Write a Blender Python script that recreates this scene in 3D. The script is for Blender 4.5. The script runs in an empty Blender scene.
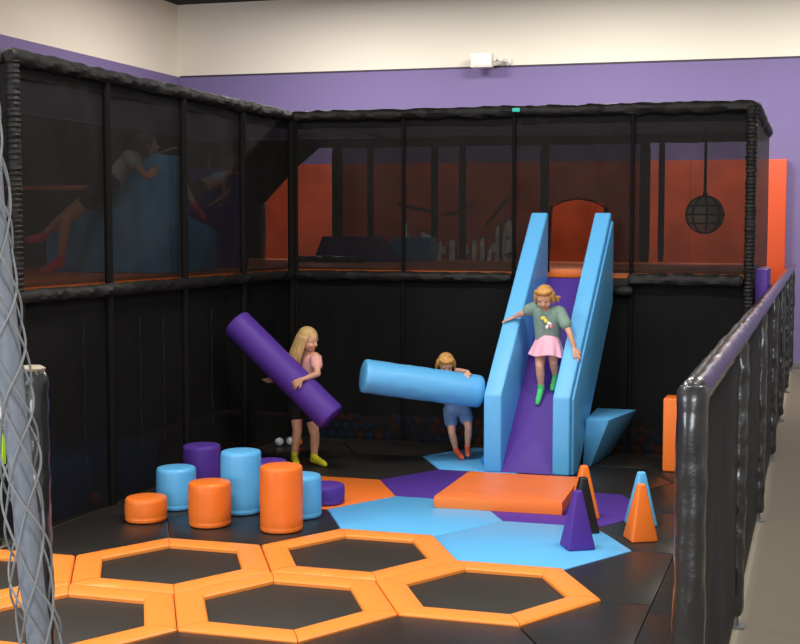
import bpy, bmesh, math, random
from mathutils import Vector, Matrix, noise
random.seed(7)
S = bpy.context.scene
COL = S.collection
R3 = math.sqrt(3)

# ------------------------------------------------------------------ materials
def lin(c):
    return tuple(((v/255)/12.92 if v/255 <= .04045 else ((v/255+.055)/1.055)**2.4) for v in c)

MATS = {}
def mat(name, rgb, rough=.5, bump=0.0, scale=20., var=0.0, spec=.5, metal=0.0, sss=0.0, stretch=None, coat=0.0):
    m = bpy.data.materials.new(name); m.use_nodes = True
    nt = m.node_tree; b = nt.nodes['Principled BSDF']
    c = lin(rgb)
    b.inputs['Base Color'].default_value = (*c, 1)
    b.inputs['Roughness'].default_value = rough
    b.inputs['Specular IOR Level'].default_value = spec
    b.inputs['Metallic'].default_value = metal
    if coat: b.inputs['Coat Weight'].default_value = coat
    if sss:
        b.inputs['Subsurface Weight'].default_value = sss
        b.inputs['Subsurface Radius'].default_value = (.012, .005, .003)
    if bump or var:
        tc = nt.nodes.new('ShaderNodeTexCoord'); mp = nt.nodes.new('ShaderNodeMapping')
        if stretch: mp.inputs['Scale'].default_value = stretch
        nt.links.new(tc.outputs['Object'], mp.inputs['Vector'])
        n = nt.nodes.new('ShaderNodeTexNoise'); n.inputs['Scale'].default_value = scale; n.inputs['Detail'].default_value = 4
        nt.links.new(mp.outputs['Vector'], n.inputs['Vector'])
        if bump:
            bp = nt.nodes.new('ShaderNodeBump'); bp.inputs['Strength'].default_value = bump; bp.inputs['Distance'].default_value = .01
            nt.links.new(n.outputs['Fac'], bp.inputs['Height']); nt.links.new(bp.outputs['Normal'], b.inputs['Normal'])
        if var:
            r = nt.nodes.new('ShaderNodeValToRGB')
            r.color_ramp.elements[0].color = (*[v*(1-var) for v in c], 1); r.color_ramp.elements[1].color = (*[min(1, v*(1+var)) for v in c], 1)
            r.color_ramp.elements[0].position = .3; r.color_ramp.elements[1].position = .7
            nt.links.new(n.outputs['Fac'], r.inputs['Fac']); nt.links.new(r.outputs['Color'], b.inputs['Base Color'])
    MATS[name] = m
    return m

def net_mat(name, rgb, opacity, rough=.8):
    """fine woven safety mesh: part of the light passes straight through the holes"""
    m = bpy.data.materials.new(name); m.use_nodes = True
    nt = m.node_tree; b = nt.nodes['Principled BSDF']; out = nt.nodes['Material Output']
    b.inputs['Base Color'].default_value = (*lin(rgb), 1); b.inputs['Roughness'].default_value = rough
    b.inputs['Specular IOR Level'].default_value = .25
    t = nt.nodes.new('ShaderNodeBsdfTransparent'); mx = nt.nodes.new('ShaderNodeMixShader')
    tc = nt.nodes.new('ShaderNodeTexCoord')
    n = nt.nodes.new('ShaderNodeTexNoise'); n.inputs['Scale'].default_value = 3.; n.inputs['Detail'].default_value = 3
    nt.links.new(tc.outputs['Object'], n.inputs['Vector'])
    mr = nt.nodes.new('ShaderNodeMapRange')
    mr.inputs['From Min'].default_value = .3; mr.inputs['From Max'].default_value = .7
    mr.inputs['To Min'].default_value = opacity-.04; mr.inputs['To Max'].default_value = min(1, opacity+.04)
    nt.links.new(n.outputs['Fac'], mr.inputs['Value']); nt.links.new(mr.outputs['Result'], mx.inputs['Fac'])
    nt.links.new(t.outputs['BSDF'], mx.inputs[1]); nt.links.new(b.outputs['BSDF'], mx.inputs[2])
    nt.links.new(mx.outputs['Shader'], out.inputs['Surface'])
    MATS[name] = m
    return m

WALLORANGE = mat('wall_pad_vinyl', (214, 78, 28), .5, .1, 6)
PADORANGE = mat('pale_orange_vinyl', (255, 150, 60), .42, .12, 14)  # paler, yellower orange of the trampoline frame pads
ORANGE = mat('orange_vinyl', (252, 126, 42), .42, .12, 14)
BLUE = mat('blue_vinyl', (100, 186, 242), .42, .12, 14)
PURPLE = mat('purple_vinyl', (86, 54, 150), .5, .12, 14, spec=.25)
BLACKV = mat('black_vinyl', (30, 30, 33), .30, .35, 22, spec=.8, coat=.5)
SLEEVE = mat('black_cloth_sleeve', (24, 22, 20), .6, .5, 30, spec=.35)
SLEEVED = mat('black_cloth_post', (17, 16, 15), .8, .3, 30, spec=.15)
BLACKPAD = mat('black_foam_vinyl', (27, 26, 25), .45, .2, 16)
MATBLK = mat('black_mat_vinyl', (40, 37, 34), .42, .15, 7, .12)
JUMP = mat('trampoline_weave', (44, 40, 34), .6, .3, 160, .15)
CARPET = mat('grey_carpet', (128, 119, 104), .95, .4, 300, .25)
WHITEW = mat('white_wall_paint', (242, 234, 218), .8, .05, 60)
PURPW = mat('purple_wall_paint', (124, 110, 158), .75, .05, 60)
CEIL = mat('black_ceiling_paint', (14, 14, 14), .9)
DARKTRIM = mat('dark_trim', (60, 52, 70), .6)
BASEB = mat('grey_rubber_baseboard', (112, 108, 116), .6)
NETU = net_mat('black_mesh_front', (21, 19, 17), .83)
NETS = net_mat('black_mesh_side', (20, 18, 16), .825)
NETL = net_mat('black_mesh_lower', (13, 12, 12), .855)
NETB = net_mat('black_mesh_rear', (18, 16, 15), .83)
NETR = net_mat('black_mesh_rail', (40, 40, 42), .88)
ROOF = net_mat('black_mesh_roof', (14, 14, 14), .90)
CURT = mat('black_cloth', (17, 16, 16), .9, .3, 10)
GREYPAD = mat('grey_pad_vinyl', (130, 136, 148), .5, .3, 25)
CORD = mat('grey_cord', (136, 138, 140), .8)
STEEL = mat('grey_steel', (120, 120, 118), .4, metal=.6)
WHITEP = mat('white_plastic', (232, 230, 222), .45)
DARKP = mat('dark_plastic', (40, 38, 38), .5)
TEAL = mat('teal_plastic', (40, 196, 180), .4)
LIME = mat('lime_paint', (170, 220, 40), .5)
PAPER = mat('white_board', (230, 232, 230), .6)
SKIN = mat('skin', (224, 168, 138), .55, .05, 40, sss=.08)
LIP = mat('lips', (184, 96, 92), .5)
EYEW = mat('eye_white', (235, 232, 226), .3)
IRIS = mat('eye_iris', (52, 46, 46), .3)
BLOND = mat('blond_hair', (206, 168, 108), .55, .6, 60, .25, stretch=(1, 1, .15))
GOLDEN = mat('golden_blond_hair', (206, 152, 82), .55, .6, 60, .25, stretch=(1, 1, .2))
BROWNH = mat('brown_hair', (98, 68, 46), .6, .6, 60, .25)
PINKT = mat('pink_cotton', (240, 174, 164), .85, .2, 30)
PINKS = mat('pale_pink_cotton', (246, 184, 204), .85, .2, 30)
SAGE = mat('sage_cotton', (132, 160, 146), .85, .2, 30)
DENIM = mat('denim', (104, 136, 178), .85, .4, 80, .2)
BLACKC = mat('black_cotton', (20, 19, 22), .85, .2, 30)
GREYT = mat('pale_grey_cotton', (196, 194, 190), .85, .2, 30)
LBLUET = mat('light_blue_cotton', (150, 200, 226), .85, .2, 30)
SOCKY = mat('yellow_sock', (226, 220, 40), .85, .2, 60)
SOCKG = mat('green_sock', (84, 214, 124), .85, .2, 60)
SOCKB = mat('blue_sock_grip', (56, 130, 196), .85, .2, 60)
SOCKC = mat('coral_sock', (250, 104, 70), .85, .2, 60)
SOCKP = mat('pink_sock', (236, 40, 96), .85, .2, 60)
YELLOWC = mat('yellow_print', (240, 214, 90), .8)
WHITEC = mat('white_print', (236, 226, 226), .8)
PINKC = mat('pink_print', (226, 130, 160), .8)
BALLB = mat('blue_ball_plastic', (40, 126, 214), .3)
BALLO = mat('orange_ball_plastic', (238, 92, 30), .3)
BALLC = mat('clear_ball_plastic', (205, 208, 212), .12)
BALLC.node_tree.nodes['Principled BSDF'].inputs['Transmission Weight'].default_value = .35
BALLG = mat('grey_ball_rubber', (228, 210, 186), .3)
SIGNW = mat('sign_white', (240, 232, 220), .7)
SIGNK = mat('sign_navy', (34, 34, 56), .7)

# ------------------------------------------------------------------ object helpers
BASE = {}
def thing(name, label, cat, loc=(0, 0, 0), group=None):
    o = bpy.data.objects.new(name, None); COL.objects.link(o)
    o.location = loc; o.empty_display_size = .1
    o['label'] = label; o['category'] = cat
    if group: o['group'] = group
    BASE[o.name] = Vector(loc)
    return o

def finish(bm, sharp=35):
    bmesh.ops.recalc_face_normals(bm, faces=bm.faces[:])
    for f in bm.faces: f.smooth = True
    return bm

def obj(name, bm, m, parent=None, origin=None, sharp=35, recalc=True):
    """link a bmesh (world coordinates) as ONE mesh object"""
    if recalc: bmesh.ops.recalc_face_normals(bm, faces=bm.faces[:])
    for f in bm.faces: f.smooth = True
    b = BASE[parent.name] if parent else Vector(origin) if origin is not None else Vector((0, 0, 0))
    bmesh.ops.translate(bm, verts=bm.verts[:], vec=-b)
    me = bpy.data.meshes.new(name); bm.to_mesh(me); bm.free()
    me.set_sharp_from_angle(angle=math.radians(sharp))
    for mm in (m if isinstance(m, (list, tuple)) else [m]): me.materials.append(mm)
    o = bpy.data.objects.new(name, me); COL.objects.link(o)
    if parent: o.parent = parent
    else: o.location = b
    BASE[o.name] = b
    return o

def tag(o, label, cat, group=None):
    o['label'] = label; o['category'] = cat
    if group: o['group'] = group
    return o

def struct(name, bm, m, **k):
    o = obj(name, bm, m, **k); o['kind'] = 'structure'; return o

def copy_thing(src, delta, label, group=None):
    c = src.copy(); COL.objects.link(c); c.location = src.location + Vector(delta); c['label'] = label
    if group: c['group'] = group
    for ch in list(src.children):
        d = ch.copy(); COL.objects.link(d); d.parent = c
    return c

# ------------------------------------------------------------------ shapes
def add_box(bm, a, b, bev=0.0, seg=2):
    x0, y0, z0 = a; x1, y1, z1 = b
    vs = [bm.verts.new(p) for p in ((x0,y0,z0),(x1,y0,z0),(x1,y1,z0),(x0,y1,z0),(x0,y0,z1),(x1,y0,z1),(x1,y1,z1),(x0,y1,z1))]
    fs = [bm.faces.new([vs[i] for i in q]) for q in ((3,2,1,0),(4,5,6,7),(0,1,5,4),(1,2,6,5),(2,3,7,6),(3,0,4,7))]
    if bev:
        es = {e for f in fs for e in f.edges}
        bmesh.ops.bevel(bm, geom=list(es), offset=bev, segments=seg, profile=.5, affect='EDGES')
    return bm

def box(a, b, bev=0.0, seg=2): return add_box(bmesh.new(), a, b, bev, seg)

def add_prism(bm, bottom, top, bev=0.0, seg=2):
    """two matching loops of 3-D points joined to a solid"""
    vb = [bm.verts.new(p) for p in bottom]; vt = [bm.verts.new(p) for p in top]
    n = len(vb)
    fs = [bm.faces.new(list(reversed(vb))), bm.faces.new(vt)]
    for i in range(n): fs.append(bm.faces.new((vb[i], vb[(i+1) % n], vt[(i+1) % n], vt[i])))
    bmesh.ops.recalc_face_normals(bm, faces=fs)
    if bev:
        es = {e for f in fs for e in f.edges}
        bmesh.ops.bevel(bm, geom=list(es), offset=bev, segments=seg, profile=.5, affect='EDGES')
    return bm

def slab(poly, z0, z1, bev=.006):
    return add_prism(bmesh.new(), [(x, y, z0) for x, y in poly], [(x, y, z1) for x, y in poly], bev, 2)

def clip(poly, axis, v, keep_less):
    out = []
    n = len(poly)
    for i in range(n):
        a, b = poly[i], poly[(i+1) % n]
        ia = (a[axis] <= v) == keep_less; ib = (b[axis] <= v) == keep_less
        if ia: out.append(a)
        if ia != ib:
            t = (v-a[axis])/(b[axis]-a[axis]); out.append((a[0]+t*(b[0]-a[0]), a[1]+t*(b[1]-a[1])))
    return out

def shrink(poly, d):
    cx = sum(p[0] for p in poly)/len(poly); cy = sum(p[1] for p in poly)/len(poly)
    out = []
    for x, y in poly:
        l = math.hypot(x-cx, y-cy); out.append((cx+(x-cx)*(l-d)/l, cy+(y-cy)*(l-d)/l))
    return out

def frame_of(d):
    d = Vector(d).normalized()
    u = d.cross(Vector((0, 0, 1)))
    if u.length < 1e-3: u = Vector((1, 0, 0))
    u.normalize(); v = d.cross(u).normalized()
    return d, u, v

def add_tube(bm, pts, r, seg=12, cap=True, jit=0.0, nscale=14., seed=0.):
    """tube through points; jit puckers the surface like gathered vinyl"""
    pts = [Vector(p) for p in pts]; n = len(pts); rings = []
    for i, p in enumerate(pts):
        d = (pts[min(i+1, n-1)]-pts[max(i-1, 0)])
        d, u, v = frame_of(d)
        rr = r[i] if isinstance(r, (list, tuple)) else r
        ring = []
        for k in range(seg):
            a = 2*math.pi*k/seg
            q = rr
            if jit:
                s = Vector((p.x*nscale+math.cos(a)*1.2+seed, p.y*nscale+math.sin(a)*1.2, p.z*nscale))
                q = rr*(1+jit*noise.noise(s))
            ring.append(bm.verts.new(p+u*math.cos(a)*q+v*math.sin(a)*q))
        rings.append(ring)
    for i in range(n-1):
        for k in range(seg):
            bm.faces.new((rings[i][k], rings[i][(k+1) % seg], rings[i+1][(k+1) % seg], rings[i+1][k]))
    if cap:
        bm.faces.new(list(reversed(rings[0]))); bm.faces.new(rings[-1])
    return bm

def lerp(a, b, t): return Vector(a)*(1-t)+Vector(b)*t

def padded(a, b, r, jit=.12, step=.02, seg=14, nscale=14., seed=0., ends=True):
    """padded pole: wrinkled tube with rounded ends"""
    n = max(4, int((Vector(b)-Vector(a)).length/step))
    pts = [lerp(a, b, i/n) for i in range(n+1)]
    rad = [r]*(n+1)
    if ends: rad[0] = r*.72; rad[-1] = r*.72; rad[1] = r*.95; rad[-2] = r*.95
    return add_tube(bmesh.new(), pts, rad, seg, True, jit, nscale, seed)

def gathered(a, b, r, seed=0.):
    """net sleeve laced round a post: tight ruffles"""
    n = int((Vector(b)-Vector(a)).length/.011)
    pts = [lerp(a, b, i/n) for i in range(n+1)]
    rad = [r*(1+.10*math.sin(i*2.1)+.12*noise.noise(Vector((i*.6, seed, 0)))) for i in range(n+1)]
    return add_tube(bmesh.new(), pts, rad, 14, True, .22, 40., seed)

def lathe(bm, prof, c, seg=40, axis=Vector((0, 0, 1)), jit=0.0, seed=0.):
    axis, u, v = frame_of(axis); c = Vector(c); rings = []
    for r, h in prof:
        ring = []
        for k in range(seg):
            a = 2*math.pi*k/seg
            q = r*(1+jit*noise.noise(Vector((math.cos(a)*1.6+seed, math.sin(a)*1.6, h*9+seed))))
            ring.append(bm.verts.new(c+axis*h+u*math.cos(a)*q+v*math.sin(a)*q))
        rings.append(ring)
    for i in range(len(rings)-1):
        for k in range(seg): bm.faces.new((rings[i][k], rings[i][(k+1) % seg], rings[i+1][(k+1) % seg], rings[i+1][k]))
    bm.faces.new(list(reversed(rings[0]))); bm.faces.new(rings[-1])
    return bm

def drum(r, h, c, axis=(0, 0, 1), seed=0., jit=.02):
    prof = [(r*.3, 0), (r*.88, .001), (r*.975, .008), (r*1.005, .02), (r*1.0, .03), (r*.985, .036), (r*1.0, .045)]
    n = max(3, int(h/.05))
    for i in range(1, n): prof.append((r*(1.0+.012*math.sin(math.pi*i/n)), .045+(h-.075)*i/n))
    prof += [(r, h-.028), (r*.985, h-.013), (r*.94, h-.004), (r*.86, h), (r*.3, h+.002)]
    return lathe(bmesh.new(), prof, c, 44, Vector(axis), jit, seed)

def sheet(p00, p10, p11, p01, nu, nv, amp=.01, seed=0., freq=2.2):
    bm = bmesh.new(); p00, p10, p11, p01 = map(Vector, (p00, p10, p11, p01))
    nrm = (p10-p00).cross(p01-p00).normalized(); g = []
    for j in range(nv+1):
        row = []
        for i in range(nu+1):
            u, v = i/nu, j/nv
            p = p00*(1-u)*(1-v)+p10*u*(1-v)+p11*u*v+p01*(1-u)*v
            e = min(1, 6*min(u, 1-u, v, 1-v)+.15)
            w = noise.noise(Vector((p.x*freq+seed, p.y*freq, p.z*freq*.7)))+.5*noise.noise(Vector((p.x*freq*3, p.y*freq*3+seed, p.z*freq)))
            row.append(bm.verts.new(p+nrm*amp*e*w))
        g.append(row)
    for j in range(nv):
        for i in range(nu): bm.faces.new((g[j][i], g[j][i+1], g[j+1][i+1], g[j+1][i]))
    return bm

def ball(c, r, sub=2):
    bm = bmesh.new(); bmesh.ops.create_icosphere(bm, subdivisions=sub, radius=r, matrix=Matrix.Translation(Vector(c))); return bm

PEOPLE = {
  'girl_roll': dict(head=(-0.4379,3.17,1.058), neck=(-0.4776,3.21,0.9444), chest=(-0.4913,3.22,0.8505), waist=(-0.532,3.25,0.6768), hip=(-0.5417,3.25,0.5661), shL=(-0.3716,3.17,0.922), shR=(-0.6033,3.25,0.8946), elL=(-0.2979,3.02,0.7945), wrL=(-0.3485,2.815,0.7704), hdL=(-0.4249,2.81,0.7196), elR=(-0.7281,3.22,0.7326), wrR=(-0.7475,3.1,0.7284), hdR=(-0.7611,3.0,0.7141), hpL=(-0.4743,3.24,0.5361), hpR=(-0.592,3.25,0.5301), knL=(-0.3961,3.2,0.249), anL=(-0.4225,3.24,0.062), toL=(-0.2874,3.15,0.022), knR=(-0.5583,3.21,0.2822), anR=(-0.6041,3.25,0.062), toR=(-0.5178,3.1,0.022)),
  'toddler': dict(head=(0.5703,3.8,0.8219), neck=(0.568,3.87,0.7321), chest=(0.5866,3.9,0.6509), waist=(0.6175,3.92,0.5185), hip=(0.6313,3.92,0.4402), shL=(0.652,3.86,0.71), shR=(0.4991,3.92,0.6893), elL=(0.6859,3.74,0.7802), wrL=(0.8162,3.62,0.7888), hdL=(0.8151,3.515,0.7329), elR=(0.4964,3.9,0.5513), wrR=(0.5948,3.72,0.4999), hdR=(0.677,3.62,0.5121), hpL=(0.7047,3.9,0.4198), hpR=(0.5697,3.93,0.41), knL=(0.7677,3.82,0.286), anL=(0.7321,3.92,0.085), toL=(0.7699,3.8,0.045), knR=(0.6144,3.84,0.2236), anR=(0.6254,3.93,0.06), toR=(0.7264,3.78,0.022)),
  'girl_slide': dict(head=(1.4713,3.6,1.4206), neck=(1.4701,3.67,1.3093), chest=(1.4834,3.69,1.2335), waist=(1.4805,3.75,1.1039), hip=(1.4643,3.79,1.033), shR=(1.3703,3.68,1.3399), shL=(1.5899,3.66,1.3082), elR=(1.2682,3.7,1.2865), wrR=(1.171,3.7677,1.2423), hdR=(1.1104,3.7681,1.2198), elL=(1.6868,3.6,1.1292), wrL=(1.7276,3.5879,1.0163), hdL=(1.7498,3.561,0.9538), hpR=(1.4024,3.78,1.0152), hpL=(1.5178,3.78,1.0101), knR=(1.421,3.68,0.8489), anR=(1.4156,3.7523,0.6558), toR=(1.396,3.709,0.5339), knL=(1.5269,3.72,0.8818), anL=(1.5264,3.8119,0.7544), toL=(1.5075,3.7836,0.647)),
  'kid_blue': dict(head=(-1.5338,2.5,2.6337), neck=(-1.5848,2.47,2.5457), chest=(-1.6498,2.45,2.4979), waist=(-1.7054,2.33,2.3906), hip=(-1.7469,2.25,2.3253), shR=(-1.5909,2.32,2.5452), shL=(-1.6003,2.52,2.5327), elR=(-1.4417,2.24,2.431), wrR=(-1.3678,2.23,2.3684), hdR=(-1.3437,2.25,2.4229), elL=(-1.5092,2.58,2.527), wrL=(-1.4369,2.58,2.5898), hdL=(-1.3923,2.58,2.6051), hpR=(-1.7435,2.2,2.3002), hpL=(-1.7864,2.3,2.3116), knR=(-2.0254,2.12,2.0504), anR=(-2.1145,2.15,1.721), toR=(-2.2543,2.1,1.6303), knL=(-2.0748,2.24,2.1066), anL=(-2.306,2.2,1.9083), toL=(-2.3885,2.12,1.8846)),
  'kid_far': dict(head=(-1.396,3.78,2.5365), neck=(-1.4159,3.68,2.4704), chest=(-1.454,3.58,2.4141), waist=(-1.4877,3.38,2.3464), hip=(-1.5105,3.24,2.3163), shR=(-1.4058,3.56,2.3955), shL=(-1.4747,3.72,2.4462), elR=(-1.4079,3.62,2.2753), wrR=(-1.4046,3.4,2.2005), hdR=(-1.3987,3.22,2.1671), elL=(-1.4809,3.85,2.3444), wrL=(-1.482,3.75,2.2347), hdL=(-1.4818,3.65,2.1795), hpR=(-1.4889,3.18,2.289), hpL=(-1.59,3.32,2.3278), knR=(-1.5423,3.02,2.4178), anR=(-1.4001,3.06,2.1599), toR=(-1.2865,2.98,2.0673), knL=(-1.6951,3.2,2.4519), anL=(-1.6684,3.25,2.2236), toL=(-1.567,3.2,2.1457)),
}
CAM_LOC=(3.63818,-6.64790,1.97722)
CAM_R=(0.962376,0.271699,0.003591)
CAM_U=(-0.023073,0.068547,0.997381)
CAM_F=(-0.270742,0.959938,-0.072237)
POW = {-4.5: 150, .5: 165, 9.6: 230}
AMB = .45
WIN = 380
EXPO = 0.0
# ------------------------------------------------------------------ the building
XL, YB, ZS, ZC = -6.54, 12.4, 4.46, 5.62
struct('floor', box((-9, -9, -.13), (9, YB+.2, -.03)), CARPET)
def two_tone(name, a, b, axis):
    bm = bmesh.new(); add_box(bm, a, (b[0], b[1], ZS)); n = len(bm.faces); add_box(bm, (a[0], a[1], ZS), b)
    bm.faces.ensure_lookup_table()
    for i, f in enumerate(bm.faces): f.material_index = 0 if i < n else 1
    return struct(name, bm, [PURPW, WHITEW], recalc=False)
two_tone('wall_back', (XL-.2, YB, -.03), (9, YB+.2, ZC), 1)
two_tone('wall_left', (XL-.2, -9, -.03), (XL, YB, ZC), 0)
struct('ceiling', box((XL-.2, -9, ZC), (9, YB+.2, ZC+.1)), CEIL)
struct('trim_1', box((-6.5, YB-.012, ZS-.012), (9, YB, ZS+.012)), DARKTRIM)
struct('baseboard_back', box((XL, YB-.02, -.03), (9, YB, .09), .004), BASEB)

# white sensor box on a bracket, high on the back wall
t = thing('wall_device', 'white square box on a bracket at the white and purple paint line', 'wall box', (-1.34, YB, 4.53))
obj('housing', box((-1.50, YB-.30, 4.42), (-1.17, YB-.16, 4.64), .012), WHITEP, t)
obj('front_panel', box((-1.475, YB-.305, 4.445), (-1.195, YB-.298, 4.615), .002), PAPER, t)
bm = bmesh.new(); add_tube(bm, [(-1.17, YB-.22, 4.53), (-1.05, YB-.18, 4.53), (-.98, YB-.03, 4.53)], .022, 10)
obj('bracket', bm, WHITEP, t)
obj('mount', lathe(bmesh.new(), [(.05, 0), (.06, .01), (.06, .03), (.03, .05)], (-.98, YB, 4.53), 20, Vector((0, -1, 0))), WHITEP, t)
obj('lens', ball((-1.10, YB-.225, 4.53), .014, 1), DARKP, t)

# ------------------------------------------------------------------ honeycomb floor
SD = .64
def hexv(c, s=SD): return [(c[0]+s*math.cos(math.radians(60*k)), c[1]+s*math.sin(math.radians(60*k))) for k in range(6)]
def lat(i, j): return (.963*i+.001*j, (.0 if i % 2 == 0 else .553)+1.108*j-.003*i)
H = dict(A=(0, 0), B=(.963, .55), C=(.957, -.558), D=(1.92, -.008), E=(-.004, -1.108), F=(-.96, -.556),
         BL=(.968, 1.657), BR=(1.925, 1.099), PR=(1.931, 2.207), PL=(.973, 2.766), BB=(.979, 3.875), OL=(.011, 2.216))
tramp_text = dict(
 A='orange-framed hexagon trampoline just below the short orange and blue drums',
 B='orange-framed hexagon trampoline touching the big blue floor hexagons, behind the nearest one',
 C='orange-framed hexagon trampoline at the bottom middle, left of the rightmost trampoline',
 D='orange-framed hexagon trampoline farthest right, its tip pointing at the safety rail',
 E='orange-framed hexagon trampoline cut off at the bottom left beside the black padded post',
 F='orange-framed hexagon trampoline mostly hidden behind the grey netting at the left edge')
for k in 'ABCDEF':
    c = H[k]
    t = thing('hexagon_trampoline', tramp_text[k], 'trampoline', (c[0], c[1], -.03), 'orange-framed hexagon trampolines')
    inner = hexv(c, SD*.715); outer = hexv(c, SD-.004)
    obj('jump_mat', slab(hexv(c, SD*.76), -.028, -.014, .002), JUMP, t)
    for e in range(6):
        a, b2, c2, d = outer[e], outer[(e+1) % 6], inner[(e+1) % 6], inner[e]
        bm = bmesh.new(); N = 8
        # each pad swells a little in the middle
        bot = []; ring = []
        for i in range(N+1):
            u = .004+(1-.008)*i/N
            o_ = lerp((*a, 0), (*b2, 0), u); i_ = lerp((*d, 0), (*c2, 0), u)
            w = noise.noise(Vector((o_.x*5, o_.y*5, e)))*.004
            sec = []
            for s_, z in ((0, -.03), (0, .004), (.06, .013), (.35, .019+w), (.7, .017+w), (.94, .012), (1, .002), (1, -.03)):
                p = o_*(1-s_)+i_*s_; sec.append(bm.verts.new((p.x, p.y, z)))
            ring.append(sec)
        for i in range(N):
            for q in range(7): bm.faces.new((ring[i][q], ring[i+1][q], ring[i+1][q+1], ring[i][q+1]))
            bm.faces.new((ring[i][7], ring[i+1][7], ring[i+1][0], ring[i][0]))
        bm.faces.new(ring[0]); bm.faces.new(list(reversed(ring[-1])))
        obj('frame_pad', bm, PADORANGE, t)

floor_text = dict(
 BL=(BLUE, 'bright blue hexagon floor mat touching the front left corner of the orange crash mat'),
 BR=(BLUE, 'bright blue hexagon floor mat under the purple foam pyramid'),
 PR=(PURPLE, 'purple hexagon floor mat partly under the right end of the orange crash mat'),
 PL=(PURPLE, 'purple hexagon floor mat behind the left end of the orange crash mat'),
 BB=(BLUE, 'blue hexagon floor mat under the toddler carrying the blue roll'),
 OL=(ORANGE, 'orange hexagon floor mat behind the drums, near the girl in pink'))
for k, (m, txt) in floor_text.items():
    tag(obj('hexagon_floor_mat', slab(shrink(hexv(H[k]), .002), -.03, .003, .003), m, origin=(*H[k], -.03)), txt, 'floor mat', 'coloured hexagon floor mats')

XS, XR = 2.825, 3.24
black = []
hx = {'under the foam drums': (.005, 1.109), 'between the short orange drum and the left net': (-.955, .552), 'left of the drums along the net': (-.952, 1.660),
      'behind the purple drum along the left net': (-.949, 2.768), 'in the far left corner of the cage': (-.946, 3.876), 'under the girl in pink': (.015, 3.325),
      'at the foot of the back net behind the girl in pink': (.019, 4.433), 'under the foam slide': (1.937, 3.316), 'under the leaning blue block': (1.94, 4.424),
      'in the far corner where the two nets meet': (-.943, 4.984), 'behind the toddler at the back net': (.983, 4.983), 'in front of the rightmost trampoline': (1.916, -1.116), 'in front of the middle trampoline': (.953, -1.666),
      'beside the lower left trampoline': (-.967, -1.664)}
for txt, c in hx.items():
    p = hexv(c)
    if c[1] > .3: p = clip(p, 0, -1.205, False)
    p = clip(p, 1, 4.585, True)
    if len(p) < 3: continue
    black.append((p, 'black hexagon floor mat '+txt))
HR = {n: hexv(c) for n, c in (('D', H['D']), ('BR', H['BR']), ('PR', H['PR']), ('S', (1.937, 3.316)), ('T', (1.94, 4.424)), ('U', (1.916, -1.116)))}
def strip(lo, hi):   # pad between two neighbouring hexagons and the seam at XS
    return [HR[lo][0], (XS, HR[lo][0][1]), (XS, HR[hi][0][1]), HR[hi][0], HR[lo][1]]
black += [(strip('U', 'D'), 'black vinyl floor pad right of the rightmost trampoline, nearest the camera'),
          (strip('D', 'BR'), 'black vinyl floor pad right of the corner between rightmost trampoline and blue hexagon'),
          (strip('BR', 'PR'), 'black vinyl floor pad under the orange and blue pyramid pair'),
          (strip('PR', 'S'), 'black vinyl floor pad right of the purple hexagon'),
          (clip(strip('S', 'T'), 1, 4.585, True), 'black vinyl floor pad in front of the upright orange block')]
ys = [-2.75, -1.4, -.15, 1.13, 2.45, 3.6, 4.585]
nm = ['nearest the front post', 'just behind the front rail post', 'level with the rightmost trampoline', 'level with the pyramids', 'beyond the pyramids', 'beside the upright orange block']
for i in range(6): black.append(([(XS, ys[i]), (XR, ys[i]), (XR, ys[i+1]), (XS, ys[i+1])], 'narrow black vinyl floor pad along the safety rail, '+nm[i]))
black.append(([(-3.0, -.9), (-1.6, -.9), (-1.3, -.0), (-1.3, .22), (-3.0, .22)], 'black vinyl floor pad at the left edge behind the grey netting'))
for p, txt in black:
    p = shrink(p, .006)
    cx = sum(q[0] for q in p)/len(p); cy = sum(q[1] for q in p)/len(p)
    tag(obj('black_floor_mat', slab(p, -.03, 0, .004), MATBLK, origin=(cx, cy, -.03)), txt, 'floor mat', 'black vinyl floor mats')

# ------------------------------------------------------------------ foam drums
drums = [(-.722, .985, .164, ORANGE, 'shortest orange foam drum, at the left end of the front row'),
         (-.715, 1.395, .293, BLUE, 'mid-height blue foam drum behind the shortest orange drum'),
         (-.246, .985, .295, ORANGE, 'mid-height orange foam drum, second in the front row'),
         (-.752, 1.86, .376, PURPLE, 'tall purple foam drum at the back left of the drums'),
         (-.212, 1.395, .436, BLUE, 'tall blue foam drum in the middle of the drums'),
         (.272, .985, .432, ORANGE, 'tallest orange foam drum, at the right end of the front row'),
         (.238, 1.395, .292, BLUE, 'blue foam drum half hidden behind the tallest orange drum'),
         (-.218, 1.86, .285, PURPLE, 'purple foam drum showing only its top behind the tall blue drum'),
         (.238, 1.84, .140, PURPLE, 'low purple foam drum standing on the orange hexagon mat')]
for i, (x, y, h, m, txt) in enumerate(drums):
    z = .003 if i == 8 else .002
    tag(obj('foam_drum', drum(.1395, h, (x, y, z), seed=i*3.1), m, origin=(x, y, z)), txt, 'foam cylinder', 'upright foam drums')

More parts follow.
